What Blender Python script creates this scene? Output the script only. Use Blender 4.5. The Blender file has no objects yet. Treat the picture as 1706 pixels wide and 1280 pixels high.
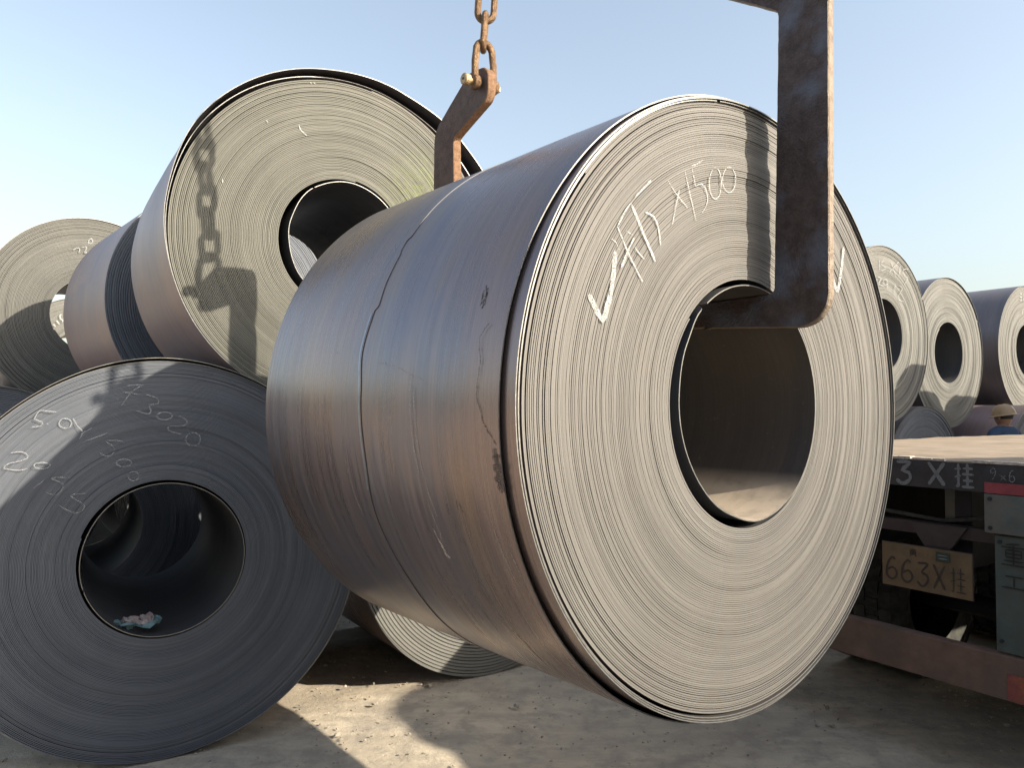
import bpy, bmesh, math, random
import numpy as np
from mathutils import Vector, Matrix, noise
R=math.radians; PI=math.pi; TAU=2*PI
random.seed(4); rng=np.random.default_rng(4)
sc=bpy.context.scene; col=sc.collection

# ---------------------------------------------------------------- camera, sky, sun, exposure
PITCH=math.atan(40/1286)
cam=bpy.data.objects.new('camera',bpy.data.cameras.new('camera')); col.objects.link(cam); sc.camera=cam
cam.location=(0,0,1.7); cam.rotation_euler=(PI/2+PITCH,0,0)
cam.data.sensor_fit='HORIZONTAL'; cam.data.sensor_width=36; cam.data.lens=36*1286/1706
cam.data.clip_start=.05; cam.data.clip_end=3000
SUN_AZ,SUN_EL=112.7,27.8
SD=Vector((math.sin(R(SUN_AZ))*math.cos(R(SUN_EL)),math.cos(R(SUN_AZ))*math.cos(R(SUN_EL)),math.sin(R(SUN_EL))))
w=bpy.data.worlds.new('World'); sc.world=w; w.use_nodes=True
nt=w.node_tree; bg=nt.nodes['Background']
sky=nt.nodes.new('ShaderNodeTexSky'); sky.sky_type='NISHITA'; sky.sun_disc=False
sky.sun_elevation=R(SUN_EL); sky.sun_rotation=R(SUN_AZ); sky.air_density=1.35; sky.dust_density=3.0; sky.ozone_density=1.7
hs=nt.nodes.new('ShaderNodeHueSaturation'); hs.inputs['Saturation'].default_value=.72
nt.links.new(sky.outputs[0],hs.inputs['Color']); nt.links.new(hs.outputs[0],bg.inputs[0]); bg.inputs[1].default_value=.138
sl=bpy.data.lights.new('sun','SUN'); sun=bpy.data.objects.new('sun',sl); col.objects.link(sun)
sl.energy=4.9; sl.angle=R(.55); sl.color=(1,.89,.72); sun.rotation_euler=SD.to_track_quat('Z','Y').to_euler(); sun.location=(8,-4,9)
sc.view_settings.view_transform='Standard'; sc.view_settings.look='None'; sc.view_settings.gamma=1
sc.view_settings.use_curve_mapping=False; sc.view_settings.exposure=1.0
sc.cycles.max_bounces=6; sc.cycles.diffuse_bounces=3; sc.cycles.glossy_bounces=4; sc.cycles.transparent_max_bounces=6

# ---------------------------------------------------------------- material helpers
class NT:
    def __init__(s,name):
        s.m=bpy.data.materials.new(name); s.m.use_nodes=True; s.t=s.m.node_tree; s.b=s.t.nodes['Principled BSDF']
    def n(s,typ,**kw):
        x=s.t.nodes.new('ShaderNode'+typ)
        for k,v in kw.items():
            if k.startswith('i_'):
                x.inputs[int(k[2:]) if k[2:].isdigit() else k[2:]].default_value=v
            else: setattr(x,k,v)
        return x
    def l(s,a,b): s.t.links.new(a,b)
    def math(s,op,a,b=None,c=None,clamp=False):
        x=s.n('Math',operation=op); x.use_clamp=clamp
        for i,v in enumerate((a,b,c)):
            if v is None: continue
            if isinstance(v,(int,float)): x.inputs[i].default_value=v
            else: s.l(v,x.inputs[i])
        return x.outputs[0]
    def noise(s,vec,scale,detail=3,rough=.55,dim='3D'):
        x=s.n('TexNoise'); x.noise_dimensions=dim; x.inputs['Scale'].default_value=scale; x.inputs['Detail'].default_value=detail; x.inputs['Roughness'].default_value=rough
        if vec is not None: s.l(vec,x.inputs['Vector'])
        return x.outputs['Fac']
    def mapping(s,vec,scale=(1,1,1),loc=(0,0,0)):
        x=s.n('Mapping'); x.inputs['Scale'].default_value=scale; x.inputs['Location'].default_value=loc; s.l(vec,x.inputs['Vector']); return x.outputs[0]
    def ramp(s,fac,stops):
        x=s.n('ValToRGB'); e=x.color_ramp.elements
        while len(e)<len(stops): e.new(.5)
        for q,(p,c) in zip(e,stops):
            q.position=p; q.color=(c,c,c,1) if isinstance(c,(int,float)) else (*c,1)
        s.l(fac,x.inputs[0]); return x.outputs[0]
    def mix(s,fac,a,b,mode='MIX'):
        x=s.n('Mix',data_type='RGBA',blend_type=mode)
        for i,v in ((0,fac),(6,a),(7,b)):
            if isinstance(v,(int,float)): x.inputs[i].default_value=v if i==0 else (v,v,v,1)
            elif isinstance(v,tuple): x.inputs[i].default_value=(*v,1)
            else: s.l(v,x.inputs[i])
        return x.outputs[2]
    def bump(s,h,strength=.3,dist=.01,prev=None):
        x=s.n('Bump'); x.inputs['Strength'].default_value=strength; x.inputs['Distance'].default_value=dist; s.l(h,x.inputs['Height'])
        if prev is not None: s.l(prev,x.inputs['Normal'])
        return x.outputs[0]
    def set(s,**kw):
        for k,v in kw.items():
            i=s.b.inputs[k.replace('_',' ')]
            if hasattr(v,'is_output'): s.l(v,i)
            else: i.default_value=(*v,1) if isinstance(v,tuple) else v
        return s.m

def mat_edge(name,lo=(.066,.066,.060),hi=(.145,.143,.130),stain=None,rough=.62,metal=.06):
    """slit edges of the wound strip: every lap has a tone of its own, fine grain along the lap"""
    m=NT(name); lap=m.n('Attribute',attribute_name='lap'); uv=m.n('UVMap'); sx=m.n('SeparateXYZ'); m.l(uv.outputs[0],sx.inputs[0])
    obj=m.n('TexCoord').outputs['Object']
    cb=m.n('CombineXYZ'); m.l(m.math('MULTIPLY',lap.outputs['Fac'],7.3),cb.inputs[0]); m.l(m.math('MULTIPLY',sx.outputs[0],.8),cb.inputs[1])
    a=m.noise(cb.outputs[0],1.0,2,.6)
    cb2=m.n('CombineXYZ'); m.l(m.math('MULTIPLY',lap.outputs['Fac'],.22),cb2.inputs[0]); m.l(m.math('MULTIPLY',sx.outputs[0],.25),cb2.inputs[1])
    b=m.noise(cb2.outputs[0],1.0,4,.6)
    g=m.noise(obj,420,2,.6)
    big=m.noise(obj,2.6,5,.6)
    v=m.math('ADD',m.math('MULTIPLY',a,.20),m.math('ADD',m.math('MULTIPLY',b,.34),m.math('ADD',m.math('MULTIPLY',g,.14),m.math('MULTIPLY',big,.2))))
    c=m.ramp(v,[(.26,lo),(.40,tuple((p+q)/2 for p,q in zip(lo,hi))),(.56,hi)])
    rust=m.ramp(m.noise(obj,5.5,6,.7),[(.62,0.),(.78,.45)])
    c=m.mix(rust,c,(.12,.085,.06))
    if stain:
        mp=m.mapping(obj,(1,1,1),tuple(-q for q in stain)); ln=m.n('VectorMath',operation='LENGTH'); m.l(mp,ln.inputs[0])
        f=m.math('MULTIPLY',m.ramp(ln.outputs['Value'],[(.05,1.),(.34,0.)]),m.ramp(m.noise(obj,26,5,.75),[(.42,0.),(.62,.75)]))
        c=m.mix(f,c,(0.158,0.198,0.046))
    rg=m.ramp(v,[(.3,rough+.12),(.7,rough-.08)])
    nb=m.bump(m.noise(obj,260,3,.7),.35,.002)
    return m.set(Base_Color=c,Metallic=metal,Roughness=rg,Normal=nb)

def mat_scale(name,tint=(.225,.170,.160),tint2=(.160,.158,.190),warm=(.245,.180,.135),rough=.28,metal=.72,dust=.2,lit_floor=None):
    """mill scale on the rolled strip: purple-brown oxide with blue patches and streaks round the coil"""
    m=NT(name); uv=m.n('UVMap').outputs[0]; obj=m.n('TexCoord').outputs['Object']
    st=m.noise(m.mapping(uv,(.55,26,1)),1.0,5,.62)
    st2=m.noise(m.mapping(uv,(1.6,7,1),(3.1,1.7,0)),1.0,4,.6)
    bl=m.noise(m.mapping(uv,(1.1,1.9,1),(7.3,2.2,0)),1.0,5,.6)
    c=m.mix(m.ramp(bl,[(.38,0.),(.60,1.)]),tint,tint2)
    c=m.mix(m.ramp(st2,[(.52,0.),(.70,.6)]),c,warm)
    c=m.mix(m.ramp(st,[(.42,0.),(.62,.30)]),c,tuple(q*1.4 for q in tint))
    fine=m.noise(m.mapping(uv,(3,140,1)),1.0,4,.7)
    c=m.mix(m.ramp(fine,[(.40,.20),(.56,0.)]),c,tuple(q*.5 for q in tint))
    sp=m.ramp(m.noise(obj,34,6,.75),[(.60,0.),(.72,dust)])
    c=m.mix(sp,c,(.30,.25,.20))
    if lit_floor:
        # sunlit bore floor painted in as a pale tone on upward faces
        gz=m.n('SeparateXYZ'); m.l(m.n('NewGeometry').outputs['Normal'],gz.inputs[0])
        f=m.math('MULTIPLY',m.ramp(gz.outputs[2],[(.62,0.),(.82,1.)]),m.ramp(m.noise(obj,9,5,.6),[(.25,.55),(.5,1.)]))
        c=m.mix(f,c,lit_floor)
    rg=m.math('ADD',m.math('MULTIPLY',bl,.16),m.math('ADD',m.math('MULTIPLY',st,.20),rough-.17))
    nb=m.bump(m.noise(m.mapping(uv,(1.2,9,1)),1.0,3,.5),.18,.02)
    nb=m.bump(m.noise(m.mapping(uv,(6,170,1)),1.0,3,.6),.10,.002,nb)
    return m.set(Base_Color=c,Metallic=metal,Roughness=rg,Normal=nb)

def mat_rusty(name,a,b,rough=.55,metal=.35,scale=18,bump=.5,blue=None,sheen=None):
    m=NT(name); obj=m.n('TexCoord').outputs['Object']
    n1=m.noise(obj,scale,7,.68); n2=m.noise(obj,scale*.22,4,.6); n3=m.noise(obj,scale*14,3,.7)
    c=m.mix(m.ramp(m.math('ADD',m.math('MULTIPLY',n1,.6),m.math('MULTIPLY',n3,.4)),[(.40,0.),(.62,1.)]),a,b)
    if blue: c=m.mix(m.ramp(n2,[(.46,0.),(.62,.8)]),c,blue)
    h=m.math('ADD',m.math('MULTIPLY',n1,.6),m.math('ADD',m.math('MULTIPLY',m.noise(obj,scale*4.5,4,.65),.9),m.math('MULTIPLY',n3,.35)))
    return m.set(Base_Color=c,Metallic=metal,Roughness=m.ramp(n2,[(.3,rough+.12),(.7,rough-.14)]),Normal=m.bump(h,bump,.010))

def mat_plain(name,c,rough=.6,metal=0.,var=.25,scale=14,bump=.15,dirt=None):
    m=NT(name); obj=m.n('TexCoord').outputs['Object']
    n1=m.noise(obj,scale,6,.68)
    cc=m.mix(m.ramp(n1,[(.35,0.),(.68,1.)]),tuple(q*(1-var) for q in c),tuple(min(1,q*(1+var)) for q in c))
    if dirt: cc=m.mix(m.ramp(m.noise(obj,scale*.35,6,.72),[(.44,0.),(.62,.8)]),cc,dirt)
    return m.set(Base_Color=cc,Metallic=metal,Roughness=rough,Normal=m.bump(n1,bump,.004))

def mat_chalk(name,c=(.80,.79,.76),cover=.45):
    m=NT(name); obj=m.n('TexCoord').outputs['Object']
    f=m.noise(obj,360,3,.7); tr=m.n('BsdfTransparent'); mx=m.n('MixShader')
    m.l(m.ramp(f,[(cover-.07,0.),(cover+.14,.9)]),mx.inputs[0]); m.l(tr.outputs[0],mx.inputs[1]); m.l(m.b.outputs[0],mx.inputs[2])
    m.l(mx.outputs[0],m.t.nodes['Material Output'].inputs[0])
    return m.set(Base_Color=c,Roughness=.95)

def mat_ground():
    m=NT('packed_dusty_yard'); obj=m.n('TexCoord').outputs['Object']
    n1=m.noise(obj,.9,6,.6); n2=m.noise(obj,7,7,.68); n3=m.noise(obj,60,5,.72); n4=m.noise(obj,260,3,.7)
    tr=m.noise(m.mapping(obj,(1.1,7.5,1)),1.0,5,.6)
    c=m.mix(m.ramp(n1,[(.35,0.),(.66,1.)]),(.43,.37,.285),(.58,.505,.39))
    c=m.mix(m.ramp(tr,[(.42,.55),(.60,0.)]),c,(.35,.30,.235))
    c=m.mix(m.ramp(n2,[(.36,.8),(.55,0.)]),c,(.31,.27,.22))
    c=m.mix(m.ramp(n3,[(.55,0.),(.75,.5)]),c,(.50,.44,.35))
    c=m.mix(m.ramp(n4,[(.68,0.),(.76,.45)]),c,(.16,.145,.12))
    c=m.mix(m.ramp(m.noise(obj,2.3,7,.74),[(.52,0.),(.60,.55)]),c,(.28,.245,.205))
    h=m.math('ADD',m.math('MULTIPLY',n2,1.2),m.math('ADD',m.math('MULTIPLY',n3,.35),m.math('MULTIPLY',n4,.12)))
    return m.set(Base_Color=c,Roughness=.93,Normal=m.bump(h,.55,.02))

M={}
M['edge']=mat_edge('slit_edges')
M['edge_warm']=mat_edge('slit_edges_warm',(.076,.072,.067),(.158,.150,.138))
M['edge_blue']=mat_edge('slit_edges_worn',(.046,.055,.073),(.140,.155,.182))  # darker, bluer lap tones
M['edge_far']=mat_edge('slit_edges_pale',(.085,.085,.078),(.185,.183,.168))
M['edge_green']=mat_edge('slit_edges_sprayed',(.064,.064,.052),(.142,.140,.118),stain=(.52,0,.35))
M['scale']=mat_scale('mill_scale')
M['scale_rose']=mat_scale('mill_scale_rosy',(.27,.195,.185),(.21,.18,.20),(.29,.22,.175),.45,.4)
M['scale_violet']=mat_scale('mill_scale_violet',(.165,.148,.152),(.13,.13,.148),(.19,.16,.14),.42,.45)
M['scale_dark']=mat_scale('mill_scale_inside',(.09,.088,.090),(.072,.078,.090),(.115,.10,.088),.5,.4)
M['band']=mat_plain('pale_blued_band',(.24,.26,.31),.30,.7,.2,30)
M['scale_bore']=mat_scale('mill_scale_bore',(0.065,0.058,0.055),(0.052,0.052,0.055),(0.085,0.072,0.058),.6,.2,lit_floor=(.50,.42,.33))  # walls kept dark, the sun patch painted on the bore floor
M['bright']=mat_plain('sheared_bright_edge',(.25,.247,.235),.35,.6,.2,60)
M['darkgap']=mat_plain('oxide_black',(.03,.03,.034),.6,.2)
M['hook']=mat_rusty('worn_hook_plate',(.060,.043,.040),(.125,.095,.088),.46,.45,26,1.0,blue=(.14,.155,.20))
M['hook_edge']=mat_rusty('flame_cut_edge',(.16,.12,.09),(.30,.24,.18),.5,.4,40,.6)
M['hook_edge_far']=mat_rusty('orange_rusted_edge',(.17,.09,.045),(.36,.21,.12),.5,.3,50,.8)
M['hook_far']=mat_rusty('brown_hook_plate',(.075,.05,.042),(.155,.105,.085),.55,.35,30,.6)
M['chain']=mat_rusty('rusty_chain',(.085,.05,.028),(.30,.185,.10),.42,.6,34,.7)
M['pin']=mat_rusty('brass_coloured_pin',(.30,.20,.10),(.52,.40,.24),.4,.6,40,.4)
M['chalk']=mat_chalk('chalk',(.52,.52,.52),.47); M['chalk_thin']=mat_chalk('thin_chalk',(.36,.37,.38),.48); M['chalk_bold']=mat_chalk('bold_chalk',(.48,.48,.48),.47)
M['scrape']=mat_chalk('bright_scrape',(.50,.43,.40),.49); M['scuff']=mat_chalk('dark_scuff',(.085,.07,.065),.51)
M['ground']=mat_ground()
M['deck']=mat_plain('dusty_tan_deck',(.235,.18,.12),.85,0,.22,5,.4,dirt=(0.281,0.226,0.172))
M['crust']=mat_plain('pale_dirt_crust',(.48,.42,.36),.95,0,.35,40,.8)
M['beam']=mat_plain('dark_grey_beam',(.035,.034,.038),.6,.1,.35,10,.3,dirt=(.055,.05,.05))
M['stencil']=mat_chalk('stencil_paint',(.22,.225,.23),.34)
M['red']=mat_plain('faded_red_strip',(.26,.05,.06),.5,0,.2)
M['greygreen']=mat_plain('grey_green_panel',(.10,.115,.11),.65,0,.22,8,.2,dirt=(.145,.125,.10))
M['flap']=mat_plain('green_grey_flap',(.065,.088,.082),.75,0,.25,7,.2,dirt=(.075,.08,.072))
M['ink']=mat_plain('black_paint',(.018,.022,.02),.6,0,.2)
M['pink']=mat_plain('dusty_pink_brown_member',(.058,.042,.042),.7,0,.3,9,.3,dirt=(.045,.036,.034))
M['plate']=mat_plain('dirty_yellow_plate',(.15,.10,.055),.6,0,.22,9,.2,dirt=(.09,.075,.045))
M['plate_ink']=mat_plain('worn_plate_ink',(.045,.035,.03),.6,0,.25)
M['patch']=mat_plain('dark_green_patch',(.03,.055,.042),.6,0,.2)
M['chassis']=mat_plain('black_chassis',(.022,.021,.027),.7,.1,.3,8,.3)
M['rubber']=mat_plain('dusty_rubber',(.045,.046,.043),.9,0,.35,30,.5,dirt=(.085,.085,.07))
M['bumper']=mat_plain('tan_brown_bumper',(.16,.098,.075),.75,0,.25,7,.35,dirt=(.095,.075,.063))
M['orange']=mat_plain('orange_red_reflector',(.26,.075,.04),.5,0,.3,18,.2,dirt=(.17,.03,.05))
M['helmet']=mat_plain('tan_yellow_helmet',(.36,.24,.13),.35,0,.06,4,.02)
M['skin']=mat_plain('skin',(.30,.17,.11),.6,0,.08,20,.05)
M['hair']=mat_plain('black_hair',(.015,.013,.012),.6)
M['cloth']=mat_plain('blue_workwear',(.04,.075,.14),.85,0,.2,12,.3)
M['trouser']=mat_plain('dark_trousers',(.035,.038,.05),.9)
M['scrap']=mat_plain('teal_wrap',(.22,.36,.38),.5,0,.3,20,.4); M['scrap_in']=mat_plain('pink_white_wrap',(.62,.52,.50),.6,0,.2,20,.3)
M['pebble']=mat_plain('grey_stone',(.34,.30,.24),.95,0,.4,30,.4)

# ---------------------------------------------------------------- mesh helpers
def link(o,parent=None):
    col.objects.link(o)
    if parent is not None: o.parent=parent
    return o
def tag(o,label=None,cat=None,group=None,kind=None):
    if label: o['label']=label
    if cat: o['category']=cat
    if group: o['group']=group
    if kind: o['kind']=kind
    return o
def empty(name,loc=(0,0,0),rz=0):
    o=bpy.data.objects.new(name,None); o.location=loc; o.rotation_euler=(0,0,rz); o.empty_display_size=.2; return link(o)
def obj(name,me,parent=None,loc=None,rz=None):
    o=bpy.data.objects.new(name,me); link(o,parent)
    if loc is not None: o.location=loc
    if rz is not None: o.rotation_euler=(0,0,rz)
    return o
def quads(name,V,F,mats,mi=None,uv=None,lap=None,smooth=True):
    me=bpy.data.meshes.new(name); V=np.asarray(V,dtype=np.float32); F=np.asarray(F,dtype=np.int32)
    me.vertices.add(len(V)); me.vertices.foreach_set('co',V.ravel())
    me.loops.add(F.size); me.loops.foreach_set('vertex_index',F.ravel())
    me.polygons.add(len(F)); me.polygons.foreach_set('loop_start',np.arange(0,F.size,4,dtype=np.int32))
    for m in mats: me.materials.append(m)
    if mi is not None: me.polygons.foreach_set('material_index',np.asarray(mi,dtype=np.int32))
    me.update(calc_edges=True); me.validate()
    me.polygons.foreach_set('use_smooth',np.full(len(me.polygons),smooth))
    if uv is not None:
        l=me.uv_layers.new(name='UVMap'); l.data.foreach_set('uv',np.asarray(uv,dtype=np.float32)[F.ravel()].ravel())
    if lap is not None:
        a=me.attributes.new('lap','FLOAT','POINT'); a.data.foreach_set('value',np.asarray(lap,dtype=np.float32))
    return me
def bmesh_obj(name,bm,mats,parent=None,smooth=False,loc=None,rz=None):
    me=bpy.data.meshes.new(name); bm.normal_update(); bm.to_mesh(me); bm.free()
    for m in (mats if isinstance(mats,(list,tuple)) else [mats]): me.materials.append(m)
    me.polygons.foreach_set('use_smooth',np.full(len(me.polygons),smooth))
    return obj(name,me,parent,loc,rz)
def box(bm,x0,x1,y0,y1,z0,z1,bev=0):
    t=bmesh.new(); bmesh.ops.create_cube(t,size=1)
    for v in t.verts: v.co=Vector(((x0+x1)/2+v.co.x*(x1-x0),(y0+y1)/2+v.co.y*(y1-y0),(z0+z1)/2+v.co.z*(z1-z0)))
    if bev: bmesh.ops.bevel(t,geom=t.edges[:],offset=bev,segments=2,affect='EDGES',profile=.6)
    me=bpy.data.meshes.new('t'); t.to_mesh(me); t.free(); bm.from_mesh(me); bpy.data.meshes.remove(me)
def tube(bm,pts,r,seg=10,closed=False,caps=True):
    pts=[Vector(p) for p in pts]; n=len(pts); rings=[]
    prev=None
    for i,p in enumerate(pts):
        a=pts[(i-1)%n] if (closed or i>0) else p; b=pts[(i+1)%n] if (closed or i<n-1) else p
        d=(b-a).normalized()
        if prev is None:
            x=d.orthogonal().normalized()
        else: x=(prev-d*prev.dot(d)).normalized()
        prev=x; y=d.cross(x); rr=r[i] if isinstance(r,(list,tuple)) else r
        rings.append([bm.verts.new(p+rr*(math.cos(TAU*k/seg)*x+math.sin(TAU*k/seg)*y)) for k in range(seg)])
    m=n if closed else n-1
    for i in range(m):
        A=rings[i];B=rings[(i+1)%n]
        off=0
        if closed and i==n-1:
            off=min(range(seg),key=lambda o:(A[0].co-B[o].co).length)
        for k in range(seg): bm.faces.new((A[k],A[(k+1)%seg],B[(k+1+off)%seg],B[(k+off)%seg]))
    if not closed and caps:
        bm.faces.new(rings[0][::-1]); bm.faces.new(rings[-1])

# ---------------------------------------------------------------- steel coils
# coil frame: origin at the centre of the near face, x to the right, z up, y into the coil
def ribbon(name,rin,rout,laps,L,seg,mats,fill=.80,wob=.0022,slow=.004,th0=None,seed=0,dent=0.):
    """the strip itself, wound in a true spiral"""
    g=np.random.default_rng(seed); n=laps*seg+1; i=np.arange(n); th0=TAU*g.random() if th0 is None else th0
    lap=i/seg; th=th0+TAU*lap; p=(rout-rin)/laps
    r=rin+p*(lap-0.)
    r=r*(1-.0035*np.cos(2*th+.6)-.002*np.cos(3*th+seed))
    base=g.normal(0,wob,laps+2); grp=np.repeat(g.normal(0,wob*1.6,laps//5+3),5)[:laps+2]
    base=base+grp; k=lap.astype(int); f=lap-k; off=base[k]*(1-f)+base[k+1]*f
    off=off+slow*np.sin(lap*.31+seed)*np.sin(th*1+.4*np.sin(lap*.2))+.0001*g.normal(0,1,n)
    fl=np.clip(fill+g.normal(0,.03,laps+2),.5,.93); fl[g.random(laps+2)<.05]-=.17
    if laps>45: fl[-14:-4:3]-=.25
    rr0=r; rr1=r+p*(fl[k]*(1-f)+fl[k+1]*f)
    c,s=np.cos(th),np.sin(th); rav=float(r.mean()); arc=TAU*rav*lap
    def P(rad,y): return np.stack([rad*c,y,rad*s],1)
    y0=off; y1=L+off*.8
    strips=[(P(rr0,y0),P(rr1,y0),0),(P(rr1,y0),P(rr1,y1),1),(P(rr1,y1),P(rr0,y1),0),(P(rr0,y1),P(rr0,y0),2)]
    V=[];F=[];mi=[];UV=[];LP=[];b=0
    lp=np.floor(lap+1e-6)
    for j,(a,bb,m) in enumerate(strips):
        V.append(a);V.append(bb); q=np.arange(n-1)
        if m==2:
            q=q  # inner faces matter for the first lap and as light blockers
        F.append(np.stack([b+q,b+q+1,b+n+q+1,b+n+q],1)); mi.append(np.full(n-1,m)); b+=2*n
        if m==0: UV.append(np.stack([arc,np.zeros(n)],1)); UV.append(np.stack([arc,np.ones(n)*.01],1))
        else: UV.append(np.stack([arc,a[:,1]],1)); UV.append(np.stack([arc,bb[:,1]],1))
        LP+= [lap,lap]
    return quads(name,np.concatenate(V),np.concatenate(F),mats,np.concatenate(mi),np.concatenate(UV),np.concatenate(LP))
def wrap(name,rf,y0f,y1f,a0,a1,mats,nseg=200,ny=16,thick=.0035,ripple=.0,seed=0,fr=True):
    """one loose lap or sheet end: its own radius and edge lines round the turn; angles in degrees"""
    th=np.radians(np.linspace(a0,a1,nseg+1)); n=nseg+1
    r=np.array([rf(math.degrees(t)) for t in th]); y0=np.array([y0f(math.degrees(t)) for t in th]); y1=np.array([y1f(math.degrees(t)) for t in th])
    g=np.random.default_rng(seed)
    ph=g.random(6)*TAU
    def grid(ro):
        G=np.zeros((ny+1,n,3)); U=np.zeros((ny+1,n,2))
        for j in range(ny+1):
            y=y0+(y1-y0)*j/ny
            rr=r+ro+ripple*(np.sin(3*th+5*y+ph[0])*.5+np.sin(7*th-4*y+ph[1])*.25+np.sin(11*y+ph[2]+2*th)*.35)
            G[j,:,0]=rr*np.cos(th);G[j,:,1]=y;G[j,:,2]=rr*np.sin(th); U[j,:,0]=r*th;U[j,:,1]=y
        return G.reshape(-1,3),U.reshape(-1,2)
    A,UA=grid(thick); B,UB=grid(0)
    V=[A,B];UV=[UA,UB];F=[];mi=[]
    jj,ii=np.meshgrid(np.arange(ny),np.arange(n-1),indexing='ij'); a=(jj*n+ii).ravel()
    F.append(np.stack([a,a+1,a+n+1,a+n],1)); mi.append(np.zeros(len(a))); o=len(A)
    F.append(np.stack([o+a,o+a+n,o+a+n+1,o+a+1],1)); mi.append(np.ones(len(a))); b=2*o
    for idx in (np.arange(n),np.arange(n)+ny*n):
        V+=[A[idx],B[idx]];UV+=[UA[idx],UB[idx]];q=np.arange(n-1); F.append(np.stack([b+q,b+q+1,b+n+q+1,b+n+q],1)); mi.append(np.full(n-1,2)); b+=2*n
    m=ny+1
    for idx in (np.arange(m)*n,np.arange(m)*n+n-1):
        V+=[A[idx],B[idx]];UV+=[UA[idx],UB[idx]];q=np.arange(m-1); F.append(np.stack([b+q,b+q+1,b+m+q+1,b+m+q],1)); mi.append(np.full(m-1,2)); b+=2*m
    return quads(name,np.concatenate(V),np.concatenate(F),mats,np.concatenate(mi),np.concatenate(UV))
def interp(tab):
    """periodic table of (degrees, value) with smooth steps between"""
    xs=[t[0] for t in tab]; ys=[t[1] for t in tab]
    def f(d):
        d=d%360
        if d<xs[0] or d>=xs[-1]:
            a,b=xs[-1],xs[0]+360; ya,yb=ys[-1],ys[0]; d=d if d>=xs[-1] else d+360
        else:
            for i in range(len(xs)-1):
                if xs[i]<=d<xs[i+1]: a,b,ya,yb=xs[i],xs[i+1],ys[i],ys[i+1]; break
        t=(d-a)/(b-a) if b>a else 0; t=t*t*(3-2*t); return ya+(yb-ya)*t
    return f
K=lambda v:(lambda d:v)

# ---- handwriting: strokes seen at photo pixels are laid on the coil's face plane
def px_face(C,az,px,py):
    d=Vector(((px-853)/1286,1,(640-py)/1286)); c,s=math.cos(PITCH),math.sin(PITCH)
    d=Vector((d.x,d.y*c-d.z*s,d.y*s+d.z*c)); n=Vector((math.sin(az),-math.cos(az),0)); o=Vector((0,0,1.7)); C=Vector(C)
    p=o+d*((C-o).dot(n)/d.dot(n))-C
    return (p.x*math.cos(az)+p.y*math.sin(az),p.z)
def strokes(name,parent,polys,width,mat,y=-.0042,xf=None,dash=True):
    if name=='chalk_mark' and len(polys)>1:
        for p in polys: strokes(name,parent,[p],width,mat,y,xf)
        return
    bm=bmesh.new(); g=random.Random(len(polys)*7+int(width*1e4))
    for poly in polys:
        w=width
        if isinstance(poly,dict): w=poly['w']; poly=poly['p']
        pts=[Vector((*(xf(*p) if xf else p),)) for p in poly]
        pts=[Vector((p[0],p[1])) for p in pts]
        # resample smooth
        out=[]
        for i in range(len(pts)-1):
            p0=pts[max(i-1,0)];p1=pts[i];p2=pts[i+1];p3=pts[min(i+2,len(pts)-1)]
            k=max(2,int((p2-p1).length/.012))
            for j in range(k):
                t=j/k; out.append(.5*((2*p1)+(p2-p0)*t+(2*p0-5*p1+4*p2-p3)*t*t+(3*p1-p0-3*p2+p3)*t**3))
        out.append(pts[-1]); L=[]
        for i,p in enumerate(out):
            d=(out[min(i+1,len(out)-1)]-out[max(i-1,0)])
            d=d.normalized() if d.length>1e-9 else Vector((1,0)); nn=Vector((-d.y,d.x)); ww=w*.5*(.75+.4*g.random())
            if i in (0,len(out)-1): ww*=.5
            L.append((p+nn*ww,p-nn*ww))
        vs=[[bm.verts.new((q.x,y,q.y)) for q in pr] for pr in L]
        for i in range(len(vs)-1):
            try: bm.faces.new((vs[i][0],vs[i+1][0],vs[i+1][1],vs[i][1]))
            except ValueError: pass
    # give the marks a real thickness
    ret=bmesh.ops.extrude_face_region(bm,geom=bm.faces[:]); 
    for v in [q for q in ret['geom'] if isinstance(q,bmesh.types.BMVert)]: v.co.y+=.0003
    bmesh.ops.recalc_face_normals(bm,faces=bm.faces[:])
    return bmesh_obj(name,bm,mat,parent)
def ell(cx,cy,rx,ry,n=12,a0=.3,span=1.0): return [(cx+rx*math.cos(a0+TAU*span*i/n),cy+ry*math.sin(a0+TAU*span*i/n)) for i in range(n+1)]
def marks_round(name,parent,polys,Rad,width,mat):
    for p in polys: mark_round(name,parent,[p],Rad,width*.7,mat)
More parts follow.
